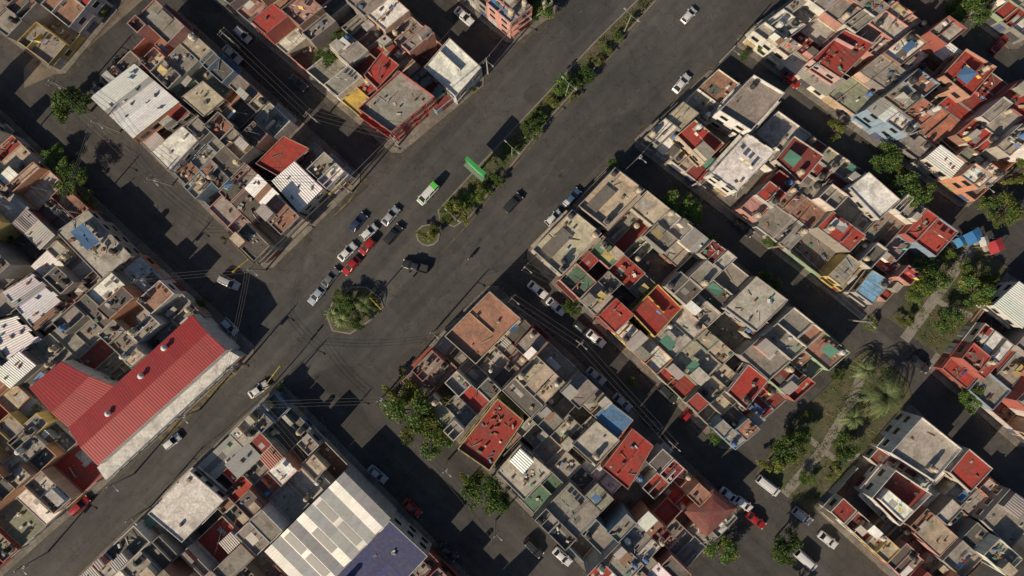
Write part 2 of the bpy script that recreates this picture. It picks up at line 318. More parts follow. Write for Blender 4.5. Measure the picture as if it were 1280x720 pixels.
def cell(mb,q,h,code,wallc,rng,street=(0,0,0,0),clut=1.0,par=None,base=.125,pv=.3,pn=None):
    q=inset(q,rng.uniform(.012,.035)); col=var(PAL[code],rng,.16)
    ang=math.atan2(q[1][1]-q[0][1],q[1][0]-q[0][0]); ls=dist(q[0],q[1]);lt=dist(q[0],q[3]); area=ls*lt
    C=cen(q)
    def nr(k):
        a=q[k];b2=q[(k+1)%4]; n=(b2[1]-a[1],-(b2[0]-a[0])); l=math.hypot(*n) or 1; n=(n[0]/l,n[1]/l)
        m_=((a[0]+b2[0])/2-C[0],(a[1]+b2[1])/2-C[1])
        return n if n[0]*m_[0]+n[1]*m_[1]>0 else (-n[0],-n[1])
    if h<1.0:
        z=base+.02+rng.uniform(0,.02)
        mb.face([(p[0],p[1],z) for p in q],ROOF,var(rng.choice([(.2,.18,.16),(.24,.12,.09),(.3,.28,.25)]),rng))
        junk(mb,inset(q,.3),z,int(area*.35*clut),rng)
        for k in range(4):
            if street[k]:
                a=q[k];b2=q[(k+1)%4]
                mb.beam((a[0],a[1],1.2),(b2[0],b2[1],1.2),.16,WALL,wallc)
                n=nr(k); L=dist(a,b2)
                mb.box((a[0]+b2[0])/2-n[0]*.1,(a[1]+b2[1])/2-n[1]*.1,base,L-.05,.16,rng.uniform(2.0,2.5),math.atan2(b2[1]-a[1],b2[0]-a[0]),WALL,wallc)
        return
    if code in 'ckq':
        hb=h-.25
        mb.hexa([(p[0],p[1],0) for p in q],[(p[0],p[1],hb) for p in q],WALL,wallc)
        oq=sub(q,-.15/ls,1+.15/ls,-.15/lt,1+.15/lt)
        if rng.random()<.5: oq=[oq[1],oq[2],oq[3],oq[0]]
        dz=rng.uniform(.1,.5); corr(mb,oq,h-.2,h-.2+dz,col,rng)
        for _ in range(int(area*.12*clut)):
            x,y=Bl(q,rng.uniform(.1,.9),rng.uniform(.1,.9)); mb.box(x,y,h-.05,rng.uniform(.2,.9),rng.uniform(.15,.3),.3+dz*.5,rng.uniform(0,3),MISC,var(rng.choice(JUNK),rng,.3))
    else:
        ph=par if par is not None else rng.choice([.12,.2,.3,.5,.5,.8,1.0]); th=.15
        top=h+ph; qi=inset(q,th)
        for k in range(4):
            j=(k+1)%4
            mb.face([(q[k][0],q[k][1],0),(q[j][0],q[j][1],0),(q[j][0],q[j][1],top),(q[k][0],q[k][1],top)],WALL,wallc)
            rc=var(tuple(min(.75,v*.65+.13) for v in wallc),rng,.1)
            mb.face([(q[k][0],q[k][1],top),(q[j][0],q[j][1],top),(qi[j][0],qi[j][1],top),(qi[k][0],qi[k][1],top)],WALL,rc)
            mb.face([(qi[k][0],qi[k][1],top),(qi[j][0],qi[j][1],top),(qi[j][0],qi[j][1],h),(qi[k][0],qi[k][1],h)],WALL,wallc)
        mb.face([(p[0],p[1],h) for p in qi],ROOF,col)
        for _ in range(rng.choice([0,1,1,2,3]) if pn is None else pn):
            s0=rng.uniform(.03,.6);t0=rng.uniform(.03,.6); pq=sub(qi,s0,min(.97,s0+rng.uniform(.1,.5)),t0,min(.97,t0+rng.uniform(.1,.5)))
            z=h+.004+rng.uniform(.002,.02); cc=var(col,rng,pv) if rng.random()<.7 or pv<.2 else var(rng.choice([(.3,.28,.26),(.14,.13,.12),(.45,.43,.4)]),rng)
            mb.face([(p[0],p[1],z) for p in pq],ROOF,cc)
        if area>5:
            if rng.random()<.38*clut: x,y=Bl(qi,rng.choice([.2,.8]),rng.choice([.2,.8])); tank(mb,x,y,h,rng)
            if rng.random()<.2*clut and area>12:
                s0=rng.choice([.02,.55]);t0=rng.choice([.02,.55]); rq=sub(qi,s0,s0+.43,t0,t0+.43); hh=h+rng.uniform(1.9,2.4)
                wc=var(rng.choice(WPAL),rng)
                if rng.random()<.4:
                    mb.hexa([(p[0],p[1],h) for p in rq],[(p[0],p[1],hh) for p in rq],WALL,wc); corr(mb,inset(rq,-.1),hh+.03,hh+.3,var(PAL[rng.choice('ckk')],rng),rng)
                else: mb.hexa([(p[0],p[1],h) for p in rq],[(p[0],p[1],hh) for p in rq],WALL,wc,ROOF,var(PAL[rng.choice('ggdGGb')],rng))
            if rng.random()<.25*clut and min(ls,lt)>2.5: laundry(mb,C[0],C[1],h,min(ls,lt)*.8,ang+rng.choice([0,1.57,.5]),rng)
            if rng.random()<.12*clut:
                s0=rng.uniform(.05,.5);t0=rng.uniform(.05,.5); tq=sub(qi,s0,s0+.4,t0,t0+.4); c=rng.choice([(.08,.17,.33),(.1,.24,.18),(.5,.5,.48),(.45,.36,.15),(.3,.28,.25),(.4,.37,.33)])
                zz=[h+rng.uniform(1.4,2.1) for _ in range(4)]
                mb.face([(tq[k][0],tq[k][1],zz[k]) for k in range(4)],MISC,c)
                for k in range(4): mb.beam((tq[k][0],tq[k][1],h),(tq[k][0],tq[k][1],zz[k]),.06,MISC,(.2,.15,.1))
            if rng.random()<.3*clut:
                s0=rng.uniform(.3,.7); a=Bl(qi,s0,.01);b2=Bl(qi,s0,rng.uniform(.5,.99))
                L=dist(a,b2); mb.box((a[0]+b2[0])/2,(a[1]+b2[1])/2,h,L,.13,rng.uniform(.4,1.6),math.atan2(b2[1]-a[1],b2[0]-a[0]),WALL,var(wallc,rng))
            junk(mb,inset(qi,.2),h,int(area*rng.choice([.03,.08,.18,.4])*clut),rng)
            if rng.random()<.35:
                for p in qi:
                    for _ in range(3): x=p[0]+rng.uniform(-.1,.1);y=p[1]+rng.uniform(-.1,.1); mb.beam((x,y,top-.3),(x+rng.uniform(-.1,.1),y+rng.uniform(-.1,.1),top+rng.uniform(.5,1)),.03,MISC,(.15,.08,.05))
    for k in range(4):
        if street[k]: facade(mb,q[k],q[(k+1)%4],nr(k),h,rng,wallc)
# ---------------------------------------------------------------- special buildings
SP=[
([(115,122),(167,80),(222,127),(167,172)],6.5,'c',(.5,.3,.2),'metal_roof_house',None),
([(195,150),(222,127),(239,141),(210,163)],5.2,'r',(.3,.28,.26),'concrete_house',.2),
([(226,122),(254,101),(281,124),(254,146)],5.6,'b',(.35,.3,.25),'concrete_house',.15),
([(188,190),(228,157),(248,175),(212,214)],6.0,'w',(.6,.58,.55),'concrete_house',.1),
([(340,226),(368,202),(403,236),(374,265)],6.5,'c',(.5,.46,.4),'metal_roof_house',None),
([(320,205),(355,170),(388,186),(350,222)],5.0,'r',(.4,.18,.14),'concrete_house',.5),
([(665,312),(715,262),(752,292),(702,345)],8.6,'b',(.42,.38,.33),'apartment_building',.7),
([(722,258),(768,210),(805,238),(757,285)],8.6,'b',(.42,.35,.3),'apartment_building',1.0),
([(556,420),(612,364),(651,398),(595,455)],6.0,'t',(.50,.43,.33),'concrete_house',1.0),
([(888,217),(934,167),(969,190),(921,240)],7.5,'w',(.66,.65,.62),'warehouse_building',.15),
([(897,140),(940,95),(979,118),(937,165)],8.2,'g',(.70,.68,.64),'concrete_house',1.1),
([(185,642),(238,588),(281,625),(228,678)],5.2,'w',(.6,.6,.58),'concrete_house',.3),
([(330,690),(430,590),(490,650),(390,750)],6.6,'c',(.5,.48,.45),'warehouse_building',None),
([(405,735),(487,650),(535,695),(455,780)],6.6,'v',(.5,.48,.45),'warehouse_building',.2),
([(752,585),(790,535),(817,557),(785,612)],5.6,'r',(.4,.14,.11),'concrete_house',.3),
([(572,560),(622,497),(655,525),(612,588)],5.6,'r',(.48,.42,.16),'concrete_house',.8),
([(1068,365),(1090,337),(1114,352),(1090,381)],5.2,'l',(.4,.38,.35),'concrete_house',.2),
([(742,520),(762,502),(792,525),(772,548)],5.2,'u',(.35,.33,.3),'concrete_house',.2),
([(788,390),(822,355),(852,385),(818,422)],5.6,'r',(.6,.45,.1),'concrete_house',.5),
([(1013,75),(1055,37),(1093,55),(1050,99)],5.6,'r',(.5,.33,.3),'concrete_house',.3),
([(1175,95),(1205,62),(1243,85),(1210,123)],6.0,'r',(.45,.25,.18),'concrete_house',.8),
([(530,85),(562,48),(602,85),(570,122)],5.6,'w',(.5,.48,.45),'concrete_house',.5),
([(448,137),(500,90),(544,122),(490,167)],7.5,'g',(.42,.07,.06),'apartment_building',.9),
([(5,365),(40,343),(82,380),(45,412)],4.6,'c',(.4,.38,.36),'metal_roof_house',None),
([(1243,382),(1275,352),(1310,378),(1278,410)],6,'c',(.6,.58,.55),'metal_roof_house',None),
([(-15,405),(20,395),(50,425),(10,450)],4.2,'c',(.4,.38,.36),'metal_roof_house',None),
([(905,385),(945,345),(985,375),(945,415)],5.8,'G',(.35,.33,.31),'concrete_house',.3),
([(1085,620),(1115,585),(1160,615),(1120,655)],6.0,'R',(.68,.66,.62),'apartment_building',1.4),
([(1110,565),(1150,520),(1200,560),(1165,600)],7.0,'G',(.68,.67,.64),'apartment_building',.8),
([(845,170),(868,150),(905,180),(880,205)],5.6,'r',(.5,.4,.3),'concrete_house',.6),
([(70,290),(110,262),(165,320),(128,350)],5.0,'G',(.4,.36,.3),'concrete_house',.2),
([(1060,235),(1085,215),(1125,250),(1098,275)],5.8,'w',(.5,.48,.45),'concrete_house',.4),
([(620,590),(650,555),(690,590),(655,625)],5.2,'G',(.4,.37,.33),'concrete_house',.3),
([(715,555),(745,525),(775,550),(745,582)],5.6,'G',(.4,.37,.33),'concrete_house',.6),
([(1225,650),(1260,610),(1300,640),(1262,685)],6.0,'g',(.4,.37,.33),'concrete_house',.5),
([(968,200),(992,170),(1030,195),(1000,230)],5.6,'R',(.5,.47,.42),'concrete_house',.4),
([(1185,590),(1210,560),(1240,585),(1212,615)],5.8,'r',(.5,.47,.42),'concrete_house',.4),
([(908,490),(935,455),(960,475),(932,512)],5.6,'r',(.45,.42,.38),'concrete_house',.4),
([(455,95),(478,65),(500,82),(472,112)],6.0,'r',(.4,.16,.12),'concrete_house',.5),
]
SPW=[]
for pts,h,code,wc,nm,par in SP:
    SPW.append(([W(x,y,h) for x,y in pts],h))
RH1=[W(x,y,7) for x,y in ((240,393),(283,438),(122,582),(85,535))]
RH2=[W(x,y,7) for x,y in ((35,485),(75,452),(152,487),(97,546))]
RH3=[W(x,y,4) for x,y in ((286,438),(300,446),(133,600),(122,584))]
DOME=[W(x,y,6) for x,y in ((857,640),(893,614),(920,636),(884,670))]
for q_ in (RH1,RH2,RH3,DOME): SPW.append((q_,6.5))
for i,(pts,h,code,wc,nm,par) in enumerate(SP):
    rng=random.Random(100+i); mb=MB(); q=SPW[i][0]
    ls=dist(q[0],q[1]);lt=dist(q[0],q[3])
    if code=='c' and ls*lt>180:
        mb.hexa([(p[0],p[1],0) for p in q],[(p[0],p[1],h-.3) for p in q],WALL,wc)
        if nm!='warehouse_building': corr(mb,q,h-.2,h+.5,(.66,.70,.74),rng,.5,.05)
        else:
            nb=5
            for k in range(nb):
                for side in (0,1):
                    s0=(k+.5*side)/nb; s1=(k+.5*side+.5)/nb
                    z0=h-.2+(.4 if side else 0);z1=h-.2+(0 if side else .4)
                    basec=(.60,.59,.56) if (k*2+side)%3 else (.44,.435,.42)
                    qq=sub(q,s0,s1,0,1); n=44
                    for e in range(n):
                        u0=e/n;u1=(e+1)/n; a=Bl(qq,0,u0);b2=Bl(qq,1,u0);c2=Bl(qq,1,u1);d2=Bl(qq,0,u1)
                        zz=.0 if e%2 else .03; zy=.03-zz
                        if e%4==0: cc=var(basec,rng,.09)
                        mb.face([(a[0],a[1],z0+zz),(b2[0],b2[1],z1+zz),(c2[0],c2[1],z1+zy),(d2[0],d2[1],z0+zy)],METAL,cc)
                    if side==0 and k in (1,2,3):
                        for u0,u1 in (((.06,.42),(.5,.9)) if k!=2 else ((.3,.72),)):
                            a=Bl(qq,.1,u0);b2=Bl(qq,.9,u0);c2=Bl(qq,.9,u1);d2=Bl(qq,.1,u1); za=z0+(z1-z0)*.1+.06;zb=z0+(z1-z0)*.9+.06
                            mb.face([(a[0],a[1],za),(b2[0],b2[1],zb),(c2[0],c2[1],zb),(d2[0],d2[1],za)],METAL,(.15,.15,.155))
    else:
        cell(mb,q,h,code,wc,rng,(1,1,1,1),.8 if code not in 'wluv' else .3,par,pv=.12,pn=2)
        if i in (6,7):
            iq=sub(q,.12,.65,.15,.5); mb.hexa([(p[0],p[1],h) for p in iq],[(p[0],p[1],h+.5) for p in iq],WALL,wc,ROOF,(.16,.145,.13))
            for s_,t_ in ((.1,.9),(.9,.9),(.9,.1)): x,y=Bl(q,s_,t_); tank(mb,x,y,h,rng)
        if i in (27,):
            cell(mb,sub(q,.1,.45,.1,.9),h+2.2,'w',wc,rng,(0,0,0,0),.3,.3)
    mb.obj(nm)
def hall():
    rng=random.Random(5); mb=MB(); red=(.30,.032,.036)
    def wing(q,h,flip):
        if flip: q=[q[1],q[2],q[3],q[0]]
        mb.hexa([(p[0],p[1],0) for p in q],[(p[0],p[1],h-.2) for p in q],WALL,(.66,.65,.62))
        m0=Bl(q,.5,0);m1=Bl(q,.5,1)
        L=[q[0],m0,m1,q[3]];Rr=[m0,q[1],q[2],m1]
        for qq,za,zb in (([L[0],L[3],L[2],L[1]],h,h+.75),([Rr[1],Rr[2],Rr[3],Rr[0]],h,h+.75)):
            corr(mb,qq,za,zb,red,rng,.55,.016,.06,False)
        for a,b2,c2 in ((q[0],q[1],m0),(q[3],q[2],m1)):
            mb.face([(a[0],a[1],h-.2),(b2[0],b2[1],h-.2),(c2[0],c2[1],h+.74)],WALL,(.66,.65,.62))
        mb.beam((m0[0],m0[1],h+.78),(m1[0],m1[1],h+.78),.14,METAL,(.26,.04,.04))
    wing(RH1,7.0,False); wing(RH2,6.7,True)
    for px,py in ((205,435),(176,470),(135,517)):
        x,y=W(px,py,8.0); mb.cyl(x,y,7.2,8.2,.4,.4,10,METAL,(.6,.6,.6)); mb.cyl(x,y,8.2,8.6,.6,.15,10,METAL,(.65,.65,.65))
    q=RH3
    mb.hexa([(p[0],p[1],0) for p in q],[(p[0],p[1],4.2) for p in q],WALL,(.68,.67,.64),ROOF,(.66,.65,.62))
    facade(mb,q[1],q[2],(.707,-.707),4.0,rng,(.66,.65,.6))
    return mb.obj('red_roof_hall')
hall()
def dome():
    mb=MB(); q=DOME; rng=random.Random(9)
    mb.hexa([(p[0],p[1],0) for p in q],[(p[0],p[1],5.4) for p in q],WALL,(.4,.22,.2))
    C=cen(q); prev=None
    oq=inset(q,-.3)
    for k,(f,z) in enumerate(((1,5.42),(.82,5.8),(.55,6.2),(.25,6.4),(.05,6.45))):
        ring=[]
        for j in range(4):
            a=oq[j];b2=oq[(j+1)%4]
            for t in (0,.33,.67):
                p=(a[0]+(b2[0]-a[0])*t,a[1]+(b2[1]-a[1])*t); ring.append((C[0]+(p[0]-C[0])*f,C[1]+(p[1]-C[1])*f,z))
        if prev:
            for j in range(12): mb.face([prev[j],prev[(j+1)%12],ring[(j+1)%12],ring[j]],ROOF,var((.19,.055,.05),rng,.12))
        prev=ring
    mb.face(prev,ROOF,(.2,.05,.05)); mb.obj('tiled_roof_house')
dome()
# ---------------------------------------------------------------- blocks
BLK=[
('A',(105,108),(325,328),(437,218),(205,8),7,2),
('B',(245,-30),(490,180),(598,92),(360,-120),7,2),
('B2',(490,-90),(638,38),(692,-2),(560,-130),5,2),
('TL',(-80,-20),(55,78),(125,-5),(20,-100),4,2),
('E',(-400,405),(-40,740),(300,440),(-60,105),11,6),
('D',(60,760),(340,492),(620,780),(340,1040),8,6),
('C',(500,478),(800,780),(925,650),(615,362),9,2),
('R1',(665,318),(918,562),(1060,440),(770,208),8,2),
('R2',(805,172),(1098,395),(1195,290),(902,82),8,2),
('R3',(938,42),(1225,250),(1340,150),(1060,-50),8,2),
('R3c',(1150,-60),(1290,45),(1380,-30),(1240,-130),5,2),
('R4',(1185,462),(1300,560),(1420,450),(1275,345),4,2),
('R5',(1035,638),(1180,770),(1300,650),(1150,515),4,2),
]
def block(nm,a,b,c,d,nl,nr,seed):
    rng=random.Random(seed); q=[W(*p,5.0) for p in (a,b,c,d)]
    ls=dist(q[0],q[1]);lt=dist(q[0],q[3])
    for e,z,mt,kb,nam in ((1.25,.12,M_pave,True,'pavement'),(2.5,.006,M_dust,None,'gutter_dust'),(1.9,.010,M_dust,None,'gutter_dust')):
        pq=sub(q,-e/ls,1+e/ls,-e/lt,1+e/lt)
        pts=[]
        for k in range(4):
            p=pq[k];pr=pq[(k-1)%4];nx=pq[(k+1)%4]
            for o in (pr,nx):
                L=dist(p,o); t=1.3/L; pts.append((p[0]+(o[0]-p[0])*t,p[1]+(o[1]-p[1])*t))
        sheet(nam,pts,z,mt,kb)
    sb=[0]
    for i in range(1,nl): sb.append((i+rng.uniform(-.22,.22))/nl)
    sb.append(1)
    for r in range(nr):
        for i in range(nl):
            t0=r/nr;t1=(r+1)/nr
            lot=sub(q,sb[i],sb[i+1],t0,t1); C=cen(lot); px,py=PX(C[0],C[1],5)
            if not(-90<px<1370 and -90<py<810): continue
            mb=MB(); wallc=var(rng.choice(WPAL),rng)
            lw=dist(lot[0],lot[1]);ld=dist(lot[0],lot[3])
            nt_=max(2,int(round(ld/rng.uniform(3.6,5.6)))); tb=[0]+[(k+rng.uniform(-.28,.28))/nt_ for k in range(1,nt_)]+[1]
            base_h=rng.choice([2.9,5.6,5.6,5.6,5.6,8.1]) ; any_=False
            for k in range(nt_):
                ns=2 if (rng.random()<.5 and lw>4.5) or lw>8.5 else 1
                if lw>9.5 and rng.random()<.4: ns=3
                sp=[0,1] if ns==1 else ([0,rng.uniform(.3,.7),1] if ns==2 else [0,rng.uniform(.25,.4),rng.uniform(.6,.75),1])
                for j in range(ns):
                    cq=sub(lot,sp[j],sp[j+1],tb[k],tb[k+1]); cc=cen(cq)
                    front=(r==0 and k==0) or (r==nr-1 and k==nt_-1)
                    u=rng.random()
                    h=base_h if u<.46 else (2.8 if u<.70 else (0.2 if u<.82 else (5.4 if u<.95 else 7.9)))
                    if front and h<1 and rng.random()<.6: h=base_h
                    h=h+rng.uniform(-.25,.35) if h>1 else h
                    skip=False
                    for sq,sh in SPW:
                        if inq(cc,sq): skip=True;break
                        if any(inq(p,sq) for p in cq) or any(inq(p,cq) for p in sq) or any(inq(((cq[z_][0]+cq[(z_+1)%4][0])/2,(cq[z_][1]+cq[(z_+1)%4][1])/2),sq) for z_ in range(4)):
                            h=min(h,2.6+rng.uniform(0,.4))
                    if skip: continue
                    code=roofcode(cc[0],cc[1],max(h,0),rng)
                    st=(int(r==0 and k==0),int(i==nl-1 and j==ns-1),int(r==nr-1 and k==nt_-1),int(i==0 and j==0))
                    wc=wallc if rng.random()<.5 or any(st) else var(rng.choice([(.30,.28,.25),(.25,.23,.21),(.5,.47,.42),(.38,.35,.31),(.28,.16,.12)]),rng)
                    if code in 'roy' and rng.random()<.35: wc=var({'r':(.38,.10,.08),'o':(.52,.25,.14),'y':(.6,.44,.12)}[code],rng)
                    cell(mb,cq,h,code,wc,rng,st); any_=True
            if any_: mb.obj('concrete_house')
for n_,bb in enumerate(BLK): block(*bb,seed=140+n_)
# ---------------------------------------------------------------- ground
sheet('ground',[(-2500,-2500),(2500,-2500),(2500,2500),(-2500,2500)],-.008,M_land)
sheet('side_streets_road',[(-260,-180),(260,-180),(260,180),(-260,180)],-.004,M_asph)
BV=[(760,-110),(600,97),(500,197),(440,252),(345,345),(318,365),(296,450),(200,532),(0,705),(-120,810),(20,830),(92,742),(190,635),(322,512),(345,492),(420,455),(478,462),(560,402),(655,322),(800,182),(950,36),(1090,-110)]
sheet('boulevard_road',[W(*p) for p in BV],0.0,M_blvd)
sheet('worn_street_road',[W(*p) for p in ((30,110),(75,90),(190,-10),(250,-70),(160,-70),(95,10),(30,85))],0.0,M_dirtroad)
MED=[W(*p) for p in ((850,-60),(874,-60),(821,0),(766,61),(691,144),(627,223),(588,271),(568,284),(550,278),(547,263),(601,204),(681,119),(743,52),(796,0))]
sheet('median_kerb',MED,.14,M_path,True)
def area(P): return sum(P[k][0]*P[(k+1)%len(P)][1]-P[(k+1)%len(P)][0]*P[k][1] for k in range(len(P)))/2
def inner(P,d):
    sg=1 if area(P)>0 else -1
    out=[]; n=len(P)
    for k in range(n):
        a=Vector(P[k-1]);b=Vector(P[k]);c=Vector(P[(k+1)%n])
        e1=(b-a).normalized();e2=(c-b).normalized(); n1=Vector((-e1.y,e1.x));n2=Vector((-e2.y,e2.x)); m_=(n1+n2)
        if m_.length<.1:m_=n1
        m_.normalize(); o=b+m_*d*sg; out.append((o.x,o.y))
    return out
sheet('median_soil',inner(MED,.25),.16,M_soil)
ISL=[W(*p) for p in ((408,395),(415,378),(440,358),(458,358),(476,372),(480,384),(462,402),(438,418),(415,414))]
sheet('traffic_island_kerb',ISL,.14,M_path,True); sheet('traffic_island_soil',inner(ISL,.3),.16,M_soil)
ISL2=[W(535+15*math.cos(a*math.pi/6),294+14*math.sin(a*math.pi/6)) for a in range(12)]
sheet('traffic_island_kerb',ISL2,.14,M_path,True); sheet('traffic_island_soil',inner(ISL2,.3),.16,M_soil)
P1=[W(*p) for p in ((1062,455),(1085,432),(1135,478),(1140,500),(1025,632),(1010,640),(945,592),(990,525))]
sheet('park_ground',P1,.13,M_soil,True)
P2=[W(*p) for p in ((1112,398),(1208,298),(1262,335),(1180,448))]
sheet('park_ground',P2,.13,M_soil,True)
def strip(name,pts,w,z,mat,jit=0):
    L=[];Rr=[]; P=[Vector(W(*p)) for p in pts]
    for k in range(len(P)):
        d=(P[min(k+1,len(P)-1)]-P[max(k-1,0)]).normalized(); n=Vector((-d.y,d.x))*w/2
        L.append(P[k]+n);Rr.append(P[k]-n)
    me=bpy.data.meshes.new(name); v=[(p.x,p.y,z) for p in L]+[(p.x,p.y,z) for p in Rr]; n=len(P)
    me.from_pydata(v,[],[(k,k+1,n+k+1,n+k) for k in range(n-1)]); me.materials.append(mat)
    o=bpy.data.objects.new(name,me); scene.collection.objects.link(o); return o
strip('park_path',[(980,618),(1030,560),(1065,500),(1085,445)],2.0,.136,M_path)
strip('park_path',[(1000,540),(1045,575),(1075,570)],1.2,.140,M_path)
strip('park_path',[(1130,425),(1170,370),(1215,310)],2.2,.136,M_path)
strip('park_path',[(1150,360),(1185,385),(1215,395)],1.2,.140,M_path)
strip('kerb_line_marking',[(831,-8),(768,65),(693,147),(629,226),(591,274),(550,318)],.18,.014,M_yel)
strip('yellow_walkway_marking',[(304,455),(250,505),(200,549)],1.0,.128,M_yel)
strip('kerb_line_marking',[(455,222),(436,252),(415,272)],.3,.014,M_yel)
for (x0,y0),(x1,y1),n in (((905,0),(600,322),26),((740,0),(500,255),20)):
    for k in range(n):
        t=k/n; t2=t+.32/n
        strip('lane_dash_marking',[(x0+(x1-x0)*t,y0+(y1-y0)*t),(x0+(x1-x0)*t2,y0+(y1-y0)*t2)],.12,.004,M_white)
for (a,b2) in (((-60,640),(-60,640)),):
    pass
strip('dust_verge',[(596,104),(545,158),(498,202),(462,240)],1.8,.018,M_dust)
strip('dust_verge',[(652,330),(606,372),(560,410),(520,440)],2.0,.018,M_dust)
# ---------------------------------------------------------------- trees
def leafquad(mb,x,y,z,s,c,rng,up=.5):
    n=Vector((rng.gauss(0,1),rng.gauss(0,1),abs(rng.gauss(0,1))+up)).normalized()
    u=n.cross(Vector((rng.gauss(0,1),rng.gauss(0,1),.3))).normalized(); v=n.cross(u)
    P=Vector((x,y,z)); mb.face([P-u*s*.5,P+v*s*.32,P+u*s*.5,P-v*s*.32],LEAF,c)
def tree_mesh(seed,cols,R0=3.5,n=3200,hgt=5.5):
    rng=random.Random(seed); mb=MB()
    mb.cyl(0,0,0,2.3,.24,.15,8,MISC,(.12,.085,.06),False)
    lobes=[]; asym=rng.uniform(0,6.28)
    for k in range(rng.randint(14,20)):
        a=rng.uniform(0,6.28);r=R0*math.sqrt(rng.random())*(.82+.18*math.cos(a-asym)); rr=rng.uniform(.5,1.25)*R0/3.5
        z=hgt-1.2-.5*(r/R0)**2*3+rng.uniform(-.9,.9); lobes.append((r*math.cos(a),r*math.sin(a),z,rr,rng.uniform(.65,1.4)))
    for l in lobes:
        mb.beam((0,0,1.9+rng.uniform(0,.4)),(l[0]*.85,l[1]*.85,l[2]-.2),.12,MISC,(.11,.08,.055),.04)
    tot=sum(l[3]**2 for l in lobes)
    for l in lobes:
        c0=rng.choice(cols)
        for _ in range(int(n*l[3]**2/tot)):
            d=Vector((rng.gauss(0,1),rng.gauss(0,1),rng.gauss(0,.9)+.25)).normalized(); r=l[3]*(rng.random()**.4)*rng.uniform(.75,1.25)
            k=l[4]*rng.uniform(.6,1.4)
            leafquad(mb,l[0]+d.x*r,l[1]+d.y*r,l[2]+d.z*r*.75,rng.uniform(.22,.48),tuple(v*k for v in c0),rng)
    return mb.mesh('tree_crown')
GR=[(.085,.14,.032),(.11,.16,.038),(.065,.12,.032)]
YG=[(.15,.18,.04),(.13,.17,.038),(.17,.18,.05)]
TM=[tree_mesh(1,GR),tree_mesh(2,GR+YG),tree_mesh(3,GR),tree_mesh(4,YG),tree_mesh(5,GR,3.5,3000,6.5),tree_mesh(6,GR+YG,3.5,2800,5)]
TR=[(92,130,56),(85,118,36),(62,195,36),(85,222,46),(72,235,30),(108,250,28),(135,355,28),(45,525,42),(60,545,34),(35,545,30),(10,275,34),(5,298,26),(408,70,34),(425,48,26),(395,85,20),(500,492,44),(518,515,60),(545,522,58),(543,550,50),(520,540,44),(490,512,34),(505,470,22),(605,615,52),(590,600,34),(625,630,34),(852,262,48),(838,255,30),(870,268,26),(885,305,42),(965,355,34),(955,55,26),(1045,163,30),(1105,200,46),(1142,238,58),(1120,220,34),(1265,262,50),(1240,258,30),(1215,15,54),(1232,5,34),(1195,8,26),(967,303,26),(985,560,46),(970,580,38),(1000,545,30),(1060,560,38),(1045,590,26),(900,540,34),(905,690,40),(980,682,46),(1215,498,38),(1165,350,48),(1150,365,32),(1190,400,38),(1160,325,34),(1225,365,44),(1240,345,28),(1213,335,28),(1135,400,24),(717,385,28),(535,292,30),(572,262,36),(556,268,26),(585,248,22),(432,382,30),(446,402,26),(423,372,22),(735,93,24),(722,105,20),(705,106,28),(690,122,22),(662,160,28),(676,145,20),(604,242,28),(622,225,18),(640,185,20),(718,120,16),(772,46,16),(758,62,18),(790,25,14),(748,76,18),(1278,215,40),(678,8,34),(665,20,22),(250,378,16),(1092,405,22),(1050,470,20),(1010,600,24),(930,70,16),(1008,92,20),(155,435,20),(30,215,20),(120,10,24),(945,520,20),(790,478,16),(-30,240,45),(1310,200,45),(1000,745,40),(280,300,12),(350,485,12),(1190,320,24),(1010,520,18),(765,205,16),(590,110,12)]
for k,(x,y,dm) in enumerate(TR):
    rng=random.Random(900+k); sc=dm*S*1.04/7.6; me=TM[rng.randrange(6)] if not 480<x<560 or y<450 else TM[3 if k%2 else 1]
    hh=5.5*sc; wx,wy=W(x,y,hh*.8)
    inst(me,'broadleaf_tree' if dm>24 else 'shrub',(wx,wy,.1),rng.uniform(0,6.3),(sc,sc*rng.uniform(.8,1.1),sc*rng.uniform(.8,1.1)*(1 if dm>24 else .9)))
def palm(seed,n,L,h,name,x,y):
    rng=random.Random(seed); mb=MB()
    if h>.5: mb.cyl(0,0,0,h,.22,.16,8,MISC,(.14,.1,.07))
    for k in range(n):
        a=2*math.pi*k/n+rng.uniform(-.15,.15); up=rng.uniform(.2,1.1); p=Vector((0,0,h)); l=L*rng.uniform(.8,1.1); c=var((.17,.22,.09),rng,.35)
        prev=p
        for j in range(1,8):
            t=j/7; q=Vector((math.cos(a)*l*t,math.sin(a)*l*t,h+up*l*t*(1-t)*1.4-.35*l*t*t*(1 if h>.5 else 0)))
            sd=Vector((-math.sin(a),math.cos(a),0)); w=l*.16*math.sin(math.pi*min(.98,t*.9+.06))+.03
            if h>.5:
                mb.beam(prev,q,.07,LEAF,c)
                for s_ in (-1,1):
                    for m_ in (0,.33,.66):
                        b0=prev.lerp(q,m_); mb.face([b0,prev.lerp(q,m_+.25),b0+sd*s_*w*1.1+(q-prev)*1.0-Vector((0,0,.1))],LEAF,var(c,rng,.2))
            else:
                w0=.12*(1-t)+.01; w1=.12*(1-(j-1)/7)+.01
                mb.face([prev-sd*w1,prev+sd*w1,q+sd*w0,q-sd*w0],LEAF,c)
            prev=q
    wx,wy=W(x,y,h); mb.obj(name,(wx,wy,.12))
palm(3,22,5.6,4.5,'palm_tree',1106,493); palm(4,18,3.0,2.5,'palm_tree',1066,522); palm(9,20,3.0,2.6,'palm_tree',1082,462)
palm(10,20,2.6,2.2,'palm_tree',455,380); palm(11,18,2.2,1.8,'palm_tree',428,400)
palm(5,22,1.8,0.1,'agave_plant',415,392); palm(6,20,1.5,.1,'agave_plant',466,388); palm(7,18,1.6,.1,'agave_plant',655,175);palm(8,18,1.4,.1,'agave_plant',1145,380)
